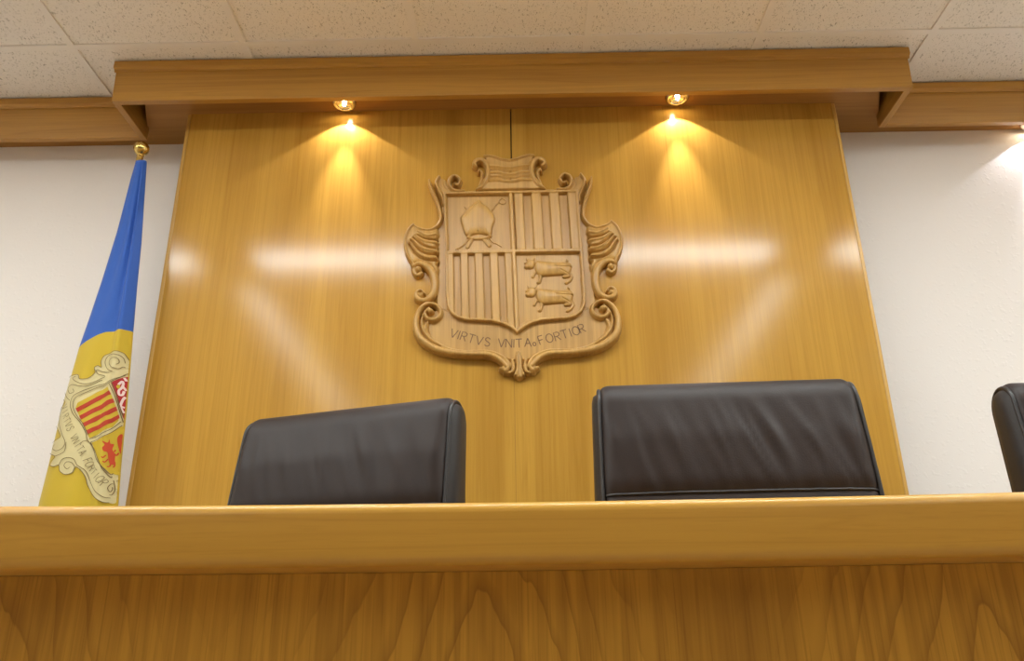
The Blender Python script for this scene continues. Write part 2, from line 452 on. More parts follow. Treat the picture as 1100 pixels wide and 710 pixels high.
# ================================================================== BENCH
def bench_y(x): return .855 - .07 * x * x          # the front edge is very slightly curved
DX = 1.9
bench = thing('council_bench', 'long oak council bench with a thick rounded top, in the foreground', 'bench', (0, 1.1, 0))
def brel(o): o.location = (0, -1.1, 0); return o
def sweep(prof, x0, x1, n=48, curve=1.0):
    bm = bmesh.new(); rows = []
    for i in range(n + 1):
        x = x0 + (x1 - x0) * i / n
        dy = (bench_y(min(abs(x), 1.2)) - .855) * curve
        rows.append([bm.verts.new((x, y + dy * w, z)) for y, z, w in prof])
    k = len(prof)
    for A, B in zip(rows[:-1], rows[1:]):
        for j in range(k): bm.faces.new((A[j], A[(j + 1) % k], B[(j + 1) % k], B[j]))
    bm.faces.new(rows[0]); bm.faces.new(list(reversed(rows[-1])))
    return bm
ZT = EYE + .1405; ZB = EYE + .0757
prof = []
def arc(cy, cz, r, a0, a1, n=7):
    for i in range(n + 1):
        a = a0 + (a1 - a0) * i / n
        prof.append((cy + r * math.cos(a), cz + r * math.sin(a), 1))
arc(.855 + .012, ZT - .012, .012, PI / 2, PI)
arc(.855 + .012, ZB + .012, .012, PI, 1.5 * PI)
prof += [(1.30, ZB, 0), (1.34, ZB, 0), (1.34, ZT, 0), (1.30, ZT, 0)]
brel(finish('bench_top', sweep(prof, -DX, DX), M_TOP, bench, smooth=True))
fp = [(.932, 0.0, 1), (.932, ZB - .0005, 1), (.947, ZB - .0005, 1), (.947, 0, 1)]
brel(finish('front_panel', sweep(fp, -DX + .03, DX - .03), M_FRONT, bench))
for s in (-1, 1):
    brel(finish('end_panel', boxes((s * (DX - .05) - .012, s * (DX - .05) + .012, .85, 1.28, 0, ZB - .0005)), M_FRONT, bench))
for o in bench.children:
    if o.name.startswith('bench_top'):
        md = o.modifiers.new('split', 'EDGE_SPLIT'); md.split_angle = math.radians(40)

# ================================================================== CHAIRS
SEAM = .888
def chair_profile():
    """closed side profile (y, z) of the backrest, front is -y; returns list of points front-bottom -> top -> back-bottom"""
    P = []
    for i in range(25):
        z = .52 + (SEAM - .52) * i / 9 if i <= 9 else SEAM + (1.066 - SEAM) * (i - 9) / 15
        u = (z - .52) / (1.066 - .52)
        P.append((-.047 - .012 * math.sin(PI * u), z))
    for i in range(1, 14):
        a = PI - PI * i / 14
        P.append((.0 + .047 * math.cos(a), 1.066 + .052 * math.sin(a)))
    for i in range(17):
        u = i / 16; z = 1.066 - (1.066 - .52) * u
        P.append((.047 + .006 * math.sin(PI * u), z))
    return P
HWC = .243
TILT = math.radians(5)
def tilt(p):
    x, y, z = p; zz = z - .5
    return (x, y * math.cos(TILT) + zz * math.sin(TILT), .5 + zz * math.cos(TILT) - y * math.sin(TILT))
def narrow(x, z): return x * (1 + .045 * (1.1 - z) / .6 - .01)

def make_chair(label, cat='office chair'):
    t = thing('office_chair', label, cat)
    P = chair_profile(); n = len(P)
    nrm = []
    for i in range(n):
        a = P[max(i - 1, 0)]; b = P[min(i + 1, n - 1)]
        d = Vector((b[0] - a[0], b[1] - a[1])).normalized(); nrm.append((-d.y, d.x))   # outward (left of travel up the front)
    xs = [-1 + 2 * i / 96 for i in range(97)]
    def vert(x, i):
        ax = abs(x) * HWC; u = max(0, (ax - (HWC - .02)) / .02)
        e = .014 * (1 - math.sqrt(max(0, 1 - u * u)))
        y, z = P[i]
        disp = 0
        if i < 38:
            w = 1.0 if i < 18 else max(0, 1 - (i - 18) / 8)
            fade = min(1, max(0, (1 - abs(x)) / .08))
            X = x * HWC
            # soft pulled folds running down and sideways from the top edge
            s = noise.noise(Vector((X * 17 + z * 7.0, z * 2.6, 3.1)))
            s2 = noise.noise(Vector((X * 42 + z * 15.0, z * 5.5, 7.7)))
            up = min(1, max(.25, (z - .80) / .2))
            disp = (.0042 * (1 - abs(s) * 2.2) + .0028 * (1 - abs(s2) * 2.4)) * w * fade * up
            disp += .008 * (1 - x ** 4) * w                  # crowned pad
            dz = abs(z - SEAM); disp -= .006 * math.exp(-(dz / .012) ** 2) * (1 if i < 24 else 0)
        px, pz = y + nrm[i][0] * (disp - e), z + nrm[i][1] * (disp - e)
        return tilt((narrow(x * HWC, z), px, pz))
    isplit = 9
    def loft(i0, i1):
        # refine the profile between points for folds
        bm = bmesh.new(); rows = []
        for x in xs: rows.append([bm.verts.new(vert(x, i)) for i in range(i0, i1)])
        for A, B in zip(rows[:-1], rows[1:]):
            for j in range(len(A) - 1): bm.faces.new((A[j], B[j], B[j + 1], A[j + 1]))
        return bm
    finish('back_cushion', loft(isplit, n), M_LEATHER, t, smooth=True)
    finish('lumbar_cushion', loft(0, isplit + 1), M_LEATHER, t, smooth=True)
    for s in (-1, 1):
        bm = bmesh.new()
        ring = []
        for i in range(n):
            y, z = P[i]; ring.append((narrow(s * HWC, z), y - nrm[i][0] * .012, z - nrm[i][1] * .012))
        ctr = []
        outer = [bm.verts.new(tilt(p)) for p in ring]
        inner = []
        for i, (x, y, z) in enumerate(ring):
            zc = min(z, 1.05)
            inner.append(bm.verts.new(tilt((x + s * .012, y * .72, .52 + (z - .52) * .985))))
        core = []
        for i, (x, y, z) in enumerate(ring):
            core.append(bm.verts.new(tilt((x + s * .015, y * .3, .52 + (z - .52) * .965))))
        for A, B in ((outer, inner), (inner, core)):
            for j in range(n - 1): bm.faces.new((A[j], A[j + 1], B[j + 1], B[j]))
        for j in range(n // 2):
            k = n - 1 - j
            if k - 1 > j + 1: bm.faces.new((core[j], core[j + 1], core[k - 1], core[k]))
        finish('side_panel', bm, M_LEATHER2, t, smooth=True)
        bm = bmesh.new()
        tube(bm, [tilt((narrow(s * (HWC + .001), z), y - nrm[i][0] * .010, z - nrm[i][1] * .010)) for i, (y, z) in enumerate(P)], .0042, 8)
        finish('piping', bm, M_PIPE, t, smooth=True)
    bm = bmesh.new()
    tube(bm, [vert(x, isplit) for x in xs], .003, 6)
    finish('piping', bm, M_PIPE, t, smooth=True)
    # seat, pedestal and wheels, below the bench top
    bm = boxes((-.26, .26, -.47, .07, .42, .52))
    o = finish('seat', bm, M_LEATHER, t, angle=.035); 
    bm = boxes((-.05, .05, .035, .06, .40, .62))
    finish('back_bracket', bm, M_BLACK, t, angle=.01)
    bm = bmesh.new(); lathe(bm, [(0, .10), (.03, .10), (.03, .26), (.022, .26), (.022, .40), (.10, .405), (.10, .42), (0, .42)], 20, 0, -.2)
    finish('pedestal', bm, M_CHROME, t)
    for k in range(5):
        a = 2 * PI * k / 5 + .3
        dx, dy = math.cos(a), math.sin(a)
        bm = bmesh.new()
        tube(bm, [(.02 * dx, -.2 + .02 * dy, .115), (.15 * dx, -.2 + .15 * dy, .105), (.29 * dx, -.2 + .29 * dy, .075)], [.026, .02, .014], 8)
        lg = finish('base_leg', bm, M_CHROME, t, smooth=True)
        bm = bmesh.new()
        for s in (-1, 1):
            c = Vector((.29 * dx - s * .014 * dy, -.2 + .29 * dy + s * .014 * dx, .028))
            ax = Vector((-dy, dx, 0)) * .009
            tube(bm, [c - ax, c + ax], .028, 16)
        tube(bm, [(.29 * dx, -.2 + .29 * dy, .028), (.29 * dx, -.2 + .29 * dy, .078)], .007, 8)
        finish('caster', bm, M_BLACK, lg)
    return t

def dup(root, label):
    r = root.copy(); C.objects.link(r); r['label'] = label
    for ch in list(root.children):
        c = ch.copy(); C.objects.link(c); c.parent = r
        for g in list(ch.children):
            d = g.copy(); C.objects.link(d); d.parent = c
    return r
GC = 'leather chairs behind the bench'
ch1 = make_chair('dark leather office chair turned aside, below and between flag and carved coat of arms'); ch1['group'] = GC
ch2 = dup(ch1, 'largest dark leather office chair, facing forward in front of the oak panel')
ch3 = dup(ch1, 'dark leather office chair in front of the white wall, only its rounded side in view')
ch1.location = (-.371, 1.615, 0); ch1.rotation_euler[2] = math.radians(-18.5)
ch2.location = (.397, 1.465, 0); ch2.rotation_euler[2] = math.radians(-3)
for c_ in (ch1, ch2, ch3): c_.scale = (1, 1, 1.006)
ch3.location = (1.204, 1.495, 0); ch3.rotation_euler[2] = math.radians(-1)

# ================================================================== CARVED COAT OF ARMS
YC = YP - .03
def axis_x(z): return -.0085 - .030 * (z - EYE - 1.25)      # the carving hangs a touch out of true
def conv(ox, oy, s):
    def f(pts):
        out = []
        for x, y in pts:
            p = at(ox + x / s, oy + y / s, YC); out.append((p[0] - axis_x(p[2]), p[2]))
        return out
    return f
q0 = conv(425, 155, 2.784); q2 = conv(430, 160, 5.677); qA = conv(500, 155, 9.167); qB = conv(430, 225, 6.45)
qC = conv(520, 340, 10.14); qM = conv(480, 200, 9.46); qK = conv(555, 265, 9.46); qL = conv(440, 310, 7.89)

def spline(pts, n=6, closed=False):
    p = [np.array(a, float) for a in pts]; out = []
    L = len(p)
    for i in range(L if closed else L - 1):
        a = p[(i - 1) % L] if (closed or i > 0) else p[i]
        b = p[i]; c = p[(i + 1) % L]
        d = p[(i + 2) % L] if (closed or i + 2 < L) else c
        for k in range(n):
            t = k / n
            out.append(.5 * ((2 * b) + (c - a) * t + (2 * a - 5 * b + 4 * c - d) * t * t + (3 * b - a - 3 * c + d) * t ** 3))
    if not closed: out.append(p[-1])
    return np.array(out)

def seg_dist(GX, GZ, pts, closed=False, vals=None):
    d = np.full(GX.shape, 1e9); tv = np.zeros(GX.shape)
    P = list(pts) + ([pts[0]] if closed else [])
    n = len(P) - 1
    for i in range(n):
        ax, az = P[i]; bx, bz = P[i + 1]
        vx, vz = bx - ax, bz - az; L2 = vx * vx + vz * vz + 1e-12
        t = np.clip(((GX - ax) * vx + (GZ - az) * vz) / L2, 0, 1)
        dd = np.hypot(GX - ax - t * vx, GZ - az - t * vz)
        mk = dd < d; d[mk] = dd[mk]; tv[mk] = (i + t[mk]) / n
    return d, tv

def inside(GX, GZ, pts):
    r = np.zeros(GX.shape, bool); n = len(pts)
    for i in range(n):
        x1, z1 = pts[i]; x2, z2 = pts[(i + 1) % n]
        if z1 == z2: continue
        c = ((z1 > GZ) != (z2 > GZ)) & (GX < (x2 - x1) * (GZ - z1) / (z2 - z1) + x1)
        r ^= c
    return r

class Relief:
    def __init__(s, x0, x1, z0, z1, res):
        s.xs = np.arange(x0, x1, res); s.zs = np.arange(z0, z1, res); s.res = res
        s.GX, s.GZ = np.meshgrid(s.xs, s.zs); s.H = np.full(s.GX.shape, -.003)
    def win(s, pts, pad):
        pts = np.array(pts)
        i0 = max(0, int((pts[:, 0].min() - pad - s.xs[0]) / s.res)); i1 = min(len(s.xs), int((pts[:, 0].max() + pad - s.xs[0]) / s.res) + 2)
        j0 = max(0, int((pts[:, 1].min() - pad - s.zs[0]) / s.res)); j1 = min(len(s.zs), int((pts[:, 1].max() + pad - s.zs[0]) / s.res) + 2)
        return slice(j0, j1), slice(i0, i1)
    def both(s, fn, pts, *a, mirror=True, **k):
        fn(pts, *a, **k)
        if mirror: fn([(-x, z) for x, z in pts], *a, **k)
    def poly(s, pts, h, edge=.004, smooth=False, dome=0.0):
        if smooth: pts = [tuple(p) for p in spline(pts, 5, True)]
        w = s.win(pts, .004)
        if s.GX[w].size == 0: return
        d, _ = seg_dist(s.GX[w], s.GZ[w], pts, True); ins = inside(s.GX[w], s.GZ[w], pts)
        u = np.clip(d / edge, 0, 1)
        hh = h * (.25 + .75 * np.sqrt(1 - (1 - u) ** 2))
        if dome: hh = hh + dome * np.sqrt(np.clip(1 - (1 - np.clip(d / .03, 0, 1)) ** 2, 0, 1))
        s.H[w] = np.where(ins, np.maximum(s.H[w], hh), s.H[w])
    def setpoly(s, pts, h):
        w = s.win(pts, .002); ins = inside(s.GX[w], s.GZ[w], pts); s.H[w] = np.where(ins, h, s.H[w])
    def stroke(s, pts, r, h0, hr, smooth=True):
        ww = r if isinstance(r, (list, tuple)) else None
        pts2 = [tuple(p) for p in spline(pts, 6)] if smooth else pts
        rm = max(ww) if ww else r
        w = s.win(pts2, rm)
        if s.GX[w].size == 0: return
        d, t = seg_dist(s.GX[w], s.GZ[w], pts2)
        rad = np.interp(t, np.linspace(0, 1, len(ww)), ww) if ww else r
        u = d / rad
        hh = h0 + hr * np.sqrt(np.clip(1 - u * u, 0, 1))
        s.H[w] = np.where(u < 1, np.maximum(s.H[w], hh), s.H[w])
    def groove(s, pts, r, depth, smooth=True):
        pts2 = [tuple(p) for p in spline(pts, 6)] if smooth else pts
        w = s.win(pts2, r * 3)
        d, _ = seg_dist(s.GX[w], s.GZ[w], pts2)
        s.H[w] = np.where(s.H[w] > 0.004, s.H[w] - depth * np.exp(-(d / r) ** 2), s.H[w])
    def ball(s, c, r, h0, hr): s.stroke([c, (c[0] + 1e-5, c[1])], r, h0, hr, smooth=False)
    def build(s, name, material, parent, blur=1, floor=-.0025):
        H = s.H
        for _ in range(blur):
            P = np.pad(H, 1, mode='edge')
            B = (P[:-2, 1:-1] + P[2:, 1:-1] + P[1:-1, :-2] + P[1:-1, 2:] + 2 * P[1:-1, 1:-1]) / 6
            H = B
        keep = H > floor
        q = keep[:-1, :-1] | keep[1:, :-1] | keep[:-1, 1:] | keep[1:, 1:]
        jj, ii = np.nonzero(q); W = len(s.xs)
        f = np.stack([jj * W + ii, jj * W + ii + 1, (jj + 1) * W + ii + 1, (jj + 1) * W + ii], 1)
        used = np.unique(f); idx = np.full(H.size, -1); idx[used] = np.arange(len(used))
        f = idx[f]
        co = np.stack([s.GX.ravel()[used] + axis_x(s.GZ.ravel()[used]), YP - H.ravel()[used], s.GZ.ravel()[used]], 1)
        me = bpy.data.meshes.new(name)
        me.vertices.add(len(co)); me.vertices.foreach_set('co', co.ravel())
        me.loops.add(f.size); me.loops.foreach_set('vertex_index', f.ravel().astype(np.int32))
        me.polygons.add(len(f)); me.polygons.foreach_set('loop_start', (np.arange(len(f)) * 4).astype(np.int32))
        me.polygons.foreach_set('loop_total', np.full(len(f), 4, np.int32))
        me.update(); me.validate()
        me.polygons.foreach_set('use_smooth', np.ones(len(f), bool))
        me.materials.append(material)
        o = bpy.data.objects.new(name, me); C.objects.link(o); o.parent = parent
        o.location = (-parent.location.x, -parent.location.y, -parent.location.z)
        return o

arms = thing('coat_of_arms', 'carved oak coat of arms with scrolled frame and quartered shield, on the oak panel', 'coat of arms', (X0, YP - .012, EYE + 1.2))
R = Relief(-.40, .40, EYE + .78, EYE + 1.67, .0017)
B_ = R.both
def SYM(pts, *a):
    L_ = [(min(x, 0.0) if i else (0.0 if x > -.02 else x), z) for i, (x, z) in enumerate(pts)]
    if L_[-1][0] > -.02: L_[-1] = (0.0, L_[-1][1])
    R.poly(L_ + [(-x, z) for x, z in reversed(L_)], *a)
# back plate, banner field and infills
SYM(q0([(350, 120), (150, 134), (125, 118), (118, 122), (135, 175), (136, 215), (118, 248), (122, 300), (128, 352), (118, 390), (122, 440), (118, 500), (140, 570), (200, 605), (300, 612), (330, 640), (372, 660)]), .012, .004)
SYM(qL([(930, 590), (860, 600), (740, 545), (560, 525), (450, 525), (330, 505), (220, 470), (120, 420), (64, 330), (80, 250), (130, 190), (290, 160), (370, 190), (430, 240), (560, 250), (700, 245), (820, 250), (900, 290), (930, 300)]), .017, .003)
SYM(qA([(110, 440), (180, 385), (215, 290), (215, 180), (180, 112), (230, 104), (300, 120), (360, 140), (440, 152)]), .024, .006)
for pl in ([(245, 205), (330, 212), (385, 222), (440, 222)], [(250, 272), (330, 272), (385, 288), (440, 290)], [(235, 350), (330, 345), (385, 358), (440, 360)]):
    B_(R.stroke, qA(pl), .0046, .024, .0065)
for pl in ([(245, 240), (330, 242), (385, 256), (440, 258)], [(245, 312), (330, 310), (385, 325), (440, 326)]):
    B_(R.groove, qA(pl), .0035, .006)
B_(R.stroke, qA([(185, 112), (235, 108), (300, 122), (360, 142), (436, 152)]), .0042, .027, .006)
B_(R.stroke, qA([(108, 440), (170, 390), (212, 310), (218, 225), (190, 165), (145, 145), (100, 160), (85, 190), (108, 212)]), [.004, .008, .0095, .0095, .0095, .009, .009, .008, .006], .022, .012)
B_(R.stroke, qA([(128, 410), (158, 335), (163, 280), (140, 245), (122, 262)]), [.003, .006, .0065, .006, .004], .018, .010)
B_(R.groove, qA([(150, 400), (188, 320), (192, 235), (165, 190), (125, 185)]), .0022, .006)
# small volutes beside the plaque
B_(R.poly, q2([(255, 290), (240, 240), (240, 165), (268, 170), (296, 200), (310, 235), (380, 238), (385, 265), (300, 285)]), .018, .004)
B_(R.stroke, q2([(385, 246), (330, 244), (298, 212), (302, 172), (335, 155), (363, 180), (352, 210), (330, 203)]), [.005, .007, .0075, .007, .0065, .006, .0055, .005], .016, .012)
for pl in ([(262, 175), (270, 215), (310, 252)], [(282, 172), (285, 212), (322, 250)]):
    B_(R.groove, q2(pl), .0022, .004)
# two horns and the sweeping rim
B_(R.poly, q2([(232, 160), (250, 175), (262, 292), (240, 300), (215, 245), (206, 200)]), .016, .004)
B_(R.stroke, q2([(236, 160), (217, 197), (232, 240), (258, 292), (262, 330)]), [.005, .006, .006, .006, .004], .018, .012)
B_(R.stroke, q2([(174, 186), (188, 235), (220, 308), (242, 378), (245, 425), (222, 466), (175, 491), (120, 482), (78, 462)]), [.0045, .005, .0055, .006, .006, .006, .0055, .005, .005], .020, .013)
# shell wings
B_(R.poly, qB([(92, 100), (150, 138), (215, 138), (258, 122), (270, 172), (252, 200), (268, 226), (252, 252), (268, 288), (250, 310), (268, 345), (250, 375), (268, 402), (262, 445), (240, 425), (205, 380), (150, 362), (110, 368), (72, 372), (35, 275), (32, 200), (55, 140)]), .024, .008, dome=.008)
for pl in ([(118, 178), (175, 203), (255, 206)], [(90, 196), (145, 238), (200, 262), (255, 262)], [(74, 214), (125, 275), (185, 307), (255, 306)], [(62, 240), (112, 315), (180, 348), (250, 352)]):
    B_(R.groove, qB(pl), .0032, .013)
for pl in ([(120, 150), (185, 180), (245, 172)], [(100, 175), (160, 215), (250, 232)], [(85, 205), (150, 265), (248, 290)], [(65, 225), (120, 295), (180, 330), (250, 335)]):
    B_(R.stroke, qB(pl), [.003, .006, .005], .028, .009)
B_(R.stroke, qB([(92, 100), (55, 140), (33, 200), (36, 270), (58, 330), (85, 372), (78, 395)]), [.004, .0055, .0055, .0055, .005, .0045, .003], .024, .012)
# C scrolls
B_(R.stroke, qB([(82, 392), (125, 370), (185, 390), (226, 445), (236, 520), (218, 588), (175, 622), (135, 622), (108, 600), (112, 568), (142, 556), (162, 575)]), [.006, .009, .012, .014, .013, .012, .011, .010, .009, .007, .006, .005], .016, .016)
B_(R.stroke, qB([(92, 392), (92, 425), (118, 446), (146, 430)]), [.007, .007, .007, .006], .016, .010)
for sgn in (1, -1):
    for c, r, h0, hr in ((qB([(124, 410)])[0], .0115, .018, .020), (qB([(138, 588)])[0], .010, .018, .014),
                         (qL([(178, 192)])[0], .0105, .026, .018), (qC([(205, 565)])[0], .0085, .022, .014)):
        R.ball((sgn * c[0], c[1]), r, h0, hr)
B_(R.groove, qB([(150, 395), (195, 440), (205, 520), (190, 575)]), .0028, .005)
# great volutes running into the lower rim
B_(R.stroke, qL([(165, 165), (132, 205), (150, 250), (205, 262), (252, 235), (262, 185), (225, 138), (170, 125), (110, 150), (66, 215), (52, 295), (72, 385), (130, 450), (225, 505), (330, 535), (440, 548), (540, 553), (640, 553), (720, 572), (780, 612), (815, 650)]),
   [.0055, .007, .008, .0085, .008, .007, .0065, .0075, .009, .010, .011, .013, .014, .0135, .0115, .010, .0095, .0095, .0095, .009, .008], .020, .017)
B_(R.stroke, qL([(128, 190), (104, 250), (108, 325), (145, 395), (220, 458), (330, 508), (450, 528), (560, 528), (660, 528), (745, 552), (812, 598), (840, 645), (815, 688), (770, 672)]),
   [.003, .0045, .0055, .007, .008, .006, .0048, .0045, .0048, .0055, .007, .008, .008, .006], .022, .012)
B_(R.stroke, qL([(150, 285), (128, 335), (140, 385), (190, 430)]), [.006, .009, .008, .004], .018, .010)
B_(R.groove, qL([(160, 290), (150, 340), (172, 400)]), .0022, .005)
B_(R.groove, qL([(104, 235), (88, 300), (108, 375), (170, 440), (260, 492)]), .0024, .006)
# palmette at the foot
B_(R.stroke, qC([(305, 470), (318, 540), (305, 590), (275, 610)]), [.005, .008, .007, .003], .018, .012)
B_(R.stroke, qC([(262, 560), (262, 600), (215, 608)]), [.005, .005, .003], .016, .010)
ax = qC([(375, 385), (378, 450), (380, 520), (382, 590), (383, 640)])
ax = [(0.0, z) for x, z in ax]
R.stroke(ax, [.006, .0105, .010, .0115, .010], .020, .014)
B_(R.stroke, qC([(365, 560), (345, 615), (340, 632)]), [.005, .0055, .004], .020, .010)
for dx in (-.004, .004): R.groove([(dx * (.6 + .2 * i), z) for i, (x, z) in enumerate(ax)], .0016, .004)
R.build('scrolled_frame', M_CARVE, arms, blur=1)

# shield
SH = q0([(142, 142), (144, 220), (146, 300), (147, 380), (149, 450), (153, 484), (165, 506), (184, 520), (210, 527), (250, 528), (290, 530), (325, 540), (348, 552), (363, 566)])
SHm = [(min(x, 0), z) for x, z in SH]
outline = [(0.0, SH[0][1])] + SHm + [(-x, z) for x, z in reversed(SHm[:-1])]
S = Relief(-.27, .27, EYE + .92, EYE + 1.51, .0016)
S.poly(outline, .024, .003)
TOPZ = SH[0][1]
def zq(y): return q0([(250, y)])[0][1]
GXs, GZs = S.GX, S.GZ
d_out, _ = seg_dist(GXs, GZs, outline, True); ins = inside(GXs, GZs, outline)
zmid = zq(320)
rim = ins & (d_out < .011)
bars = ins & ((np.abs(GXs) < .0065) | (np.abs(GZs - zmid) < .0065))
field_h = .0150
H = np.where(ins, field_h, -.003)
pal = np.zeros(H.shape, bool)
XL = SH[3][0]
def q0x(a, y): return q0([(a, y)])[0][0]
for a, b in ((151, 172), (193, 215), (237, 260), (282, 305), (327, 346)):
    pal |= (GXs > q0x(a, 335)) & (GXs < q0x(b, 335)) & (GZs < zmid - .006)
for a, b in ((357, 383), (409, 437), (463, 491), (517, 543)):
    pal |= (GXs > q0x(a, 200)) & (GXs < q0x(b, 200)) & (GZs > zmid + .006)
H = np.where(ins & pal, .0290, H)
H = np.where(bars, .0310, H)
H = np.where(rim, .0305 + .003 * np.sqrt(np.clip(1 - ((d_out - .0055) / .0055) ** 2, 0, 1)), H)
S.H = H
S.build('shield', M_CARVE, arms, blur=1)

# charges on the shield: mitre, croziers and two cattle
def charge(name, res, strokes, polys, grooves=(), base=.0142):
    pts = [p for s_ in strokes for p in s_[0]] + [p for s_ in polys for p in s_[0]]
    a = np.array(pts); pad = .008
    Q = Relief(a[:, 0].min() - pad, a[:, 0].max() + pad, a[:, 1].min() - pad, a[:, 1].max() + pad, res)
    Q.H[:] = 0
    for pp, h, e, dm in polys: Q.poly(pp, h, e, smooth=True, dome=dm)
    for pp, r, h0, hr in strokes: Q.stroke(pp, r, h0, hr)
    for pp, r, d in grooves: Q.groove(pp, r, d)
    Q.H = Q.H + base - .001
    return Q.build(name, M_CARVE, arms, blur=1, floor=base - .0008)
charge('mitre', .0012,
       [(qM([(215, 505), (250, 470), (330, 455), (400, 468), (440, 492)]), .0055, .006, .006),
        (qM([(215, 500), (270, 518), (340, 520), (400, 508), (440, 485)]), .0045, .004, .005),
        (qM([(245, 530), (205, 600)]), .0075, .003, .004), (qM([(375, 520), (430, 585)]), .0075, .003, .004),
        (qM([(330, 160), (322, 300), (320, 445)]), .003, .014, .003)],
       [(qM([(200, 490), (150, 380), (135, 300), (190, 235), (245, 175), (320, 120), (370, 165), (430, 205), (487, 310), (465, 400), (440, 490), (320, 460)]), .008, .005, .010),
        (qM([(215, 505), (320, 520), (440, 488), (325, 462)]), .003, .003, 0)],
       [(qM([(170, 300), (230, 230), (300, 180)]), .002, .003), (qM([(250, 490), (330, 475), (400, 488)]), .003, .003)])
charge('crozier', .0012,
       [(qM([(90, 622), (175, 570), (330, 375), (480, 195), (528, 138)]), .0028, .002, .004), (qM([(528, 138), (540, 112), (565, 105), (590, 118), (595, 140), (575, 160), (548, 155), (532, 135)]), .0028, .002, .004),
        (qM([(108, 608), (120, 634)]), .0024, .002, .003)], [])
charge('staff', .0012, [(qM([(182, 190), (330, 375), (455, 540), (505, 565), (555, 595)]), .0026, .002, .004)], [])
def cow(dx, dy):
    k = lambda pts: qK([(x + dx, y + dy) for x, y in pts])
    return charge('bas_relief_cow', .0012,
        [(k([(142, 152), (136, 172)]), .0145, .004, .010), (k([(118, 182), (100, 188)]), .0085, .004, .008),
         (k([(118, 125), (104, 112), (102, 98)]), .0026, .003, .003), (k([(162, 122), (178, 112), (184, 98)]), .0026, .003, .003), (k([(182, 148), (198, 140)]), .004, .004, .004), (k([(98, 150), (84, 148)]), .0035, .003, .003),
         (k([(375, 168), (450, 180), (555, 186)]), .0032, .009, .004), (k([(480, 150), (520, 125), (510, 110)]), .0025, .003, .003),
         (k([(535, 240), (560, 290), (540, 330), (505, 352)]), [.007, .0055, .005, .006], .003, .005),
         (k([(440, 240), (520, 280), (480, 292)]), [.008, .007, .005], .004, .006),
         (k([(240, 270), (240, 310), (228, 345), (215, 350)]), [.007, .005, .006, .005], .003, .006),
         (k([(200, 235), (180, 262), (165, 290)]), [.006, .005, .0055], .003, .005)],
        [(k([(182, 170), (192, 132), (240, 128), (310, 135), (400, 142), (480, 140), (555, 160), (560, 200), (548, 255), (520, 285), (470, 275), (380, 280), (300, 288), (245, 285), (205, 255), (185, 220)]), .007, .008, .009)],
        [(k([(390, 182), (450, 192), (550, 196)]), .0018, .003), (k([(190, 165), (185, 215), (200, 245)]), .0022, .003), (k([(450, 225), (520, 262)]), .0018, .003)])
cow(0, 0); cow(14, 286)

# motto, flat dark letters; the shade of incised strokes is in their colour
GL = {'V': [[(-.36, 1), (0, 0), (.36, 1)]], 'I': [[(0, 0), (0, 1)]], 'T': [[(-.36, 1), (.36, 1)], [(0, 1), (0, 0)]],
      'N': [[(-.32, 0), (-.32, 1), (.32, 0), (.32, 1)]], 'A': [[(-.36, 0), (0, 1), (.36, 0)], [(-.2, .38), (.2, .38)]],
      'F': [[(-.25, 0), (-.25, 1), (.28, 1)], [(-.25, .52), (.18, .52)]],
      'R': [[(-.28, 0), (-.28, 1), (.08, 1), (.27, .9), (.29, .72), (.2, .56), (-.02, .5), (-.28, .5)], [(-.02, .5), (.32, 0)]],
      'O': [[(.38 * math.cos(a * PI / 8), .5 + .5 * math.sin(a * PI / 8)) for a in range(17)]],
      'S': [[(.26, .82), (.14, .96), (-.05, 1), (-.22, .9), (-.25, .72), (-.1, .57), (.12, .46), (.27, .3), (.22, .1), (.02, 0), (-.16, .03), (-.28, .18)]],
      '.': [[(.16 * math.cos(a * PI / 6), .35 + .2 * math.sin(a * PI / 6)) for a in range(13)]],
      'U': [[(-.3, 1), (-.3, .3), (-.15, .03), (.15, .03), (.3, .3), (.3, 1)]]}
def strip(bm, pts, w, place, off=0.0):
    """a flat ribbon along pts (2-D), lifted into the scene by place(x, z)"""
    P = [Vector(p) for p in pts]; L = []; Rr = []
    for i, p in enumerate(P):
        a = P[max(i - 1, 0)]; b = P[min(i + 1, len(P) - 1)]
        d = b - a
        if d.length < 1e-9: continue
        d.normalize(); nn = Vector((-d.y, d.x)) * (w / 2)
        if 0 < i < len(P) - 1:
            d1 = (p - P[i - 1]).normalized(); c = max(.5, abs(d1.dot(d))); nn = nn / c
        L.append(bm.verts.new(place(*(p + nn)))); Rr.append(bm.verts.new(place(*(p - nn))))
    fs = []
    for i in range(len(L) - 1): fs.append(bm.faces.new((L[i], L[i + 1], Rr[i + 1], Rr[i])))
    return fs
def letter_on(bm, chx, c, ang, h, w, place, sx=1.0):
    ca, sa = math.cos(ang), math.sin(ang)
    for st in GL[chx]:
        st = [(u * sx, v) for u, v in st]
        pts = []
        for (u0, v0), (u1, v1) in zip(st[:-1], st[1:]):
            for k in range(4): pts.append((u0 + (u1 - u0) * k / 4, v0 + (v1 - v0) * k / 4))
        if len(st) > 5: pts = list(st)
        else:
            for (u0, v0), (u1, v1) in zip(st[:-1], st[1:]):
                sub = [((c[0] + h * ((u0 + (u1 - u0) * k / 3) * ca - ((v0 + (v1 - v0) * k / 3) - .5) * sa)),
                        (c[1] + h * ((u0 + (u1 - u0) * k / 3) * sa + ((v0 + (v1 - v0) * k / 3) - .5) * ca))) for k in range(4)]
                strip(bm, sub, w, place)
            continue
        strip(bm, [(c[0] + h * (u * ca - (v - .5) * sa), c[1] + h * (u * sa + (v - .5) * ca)) for u, v in st], w, place)
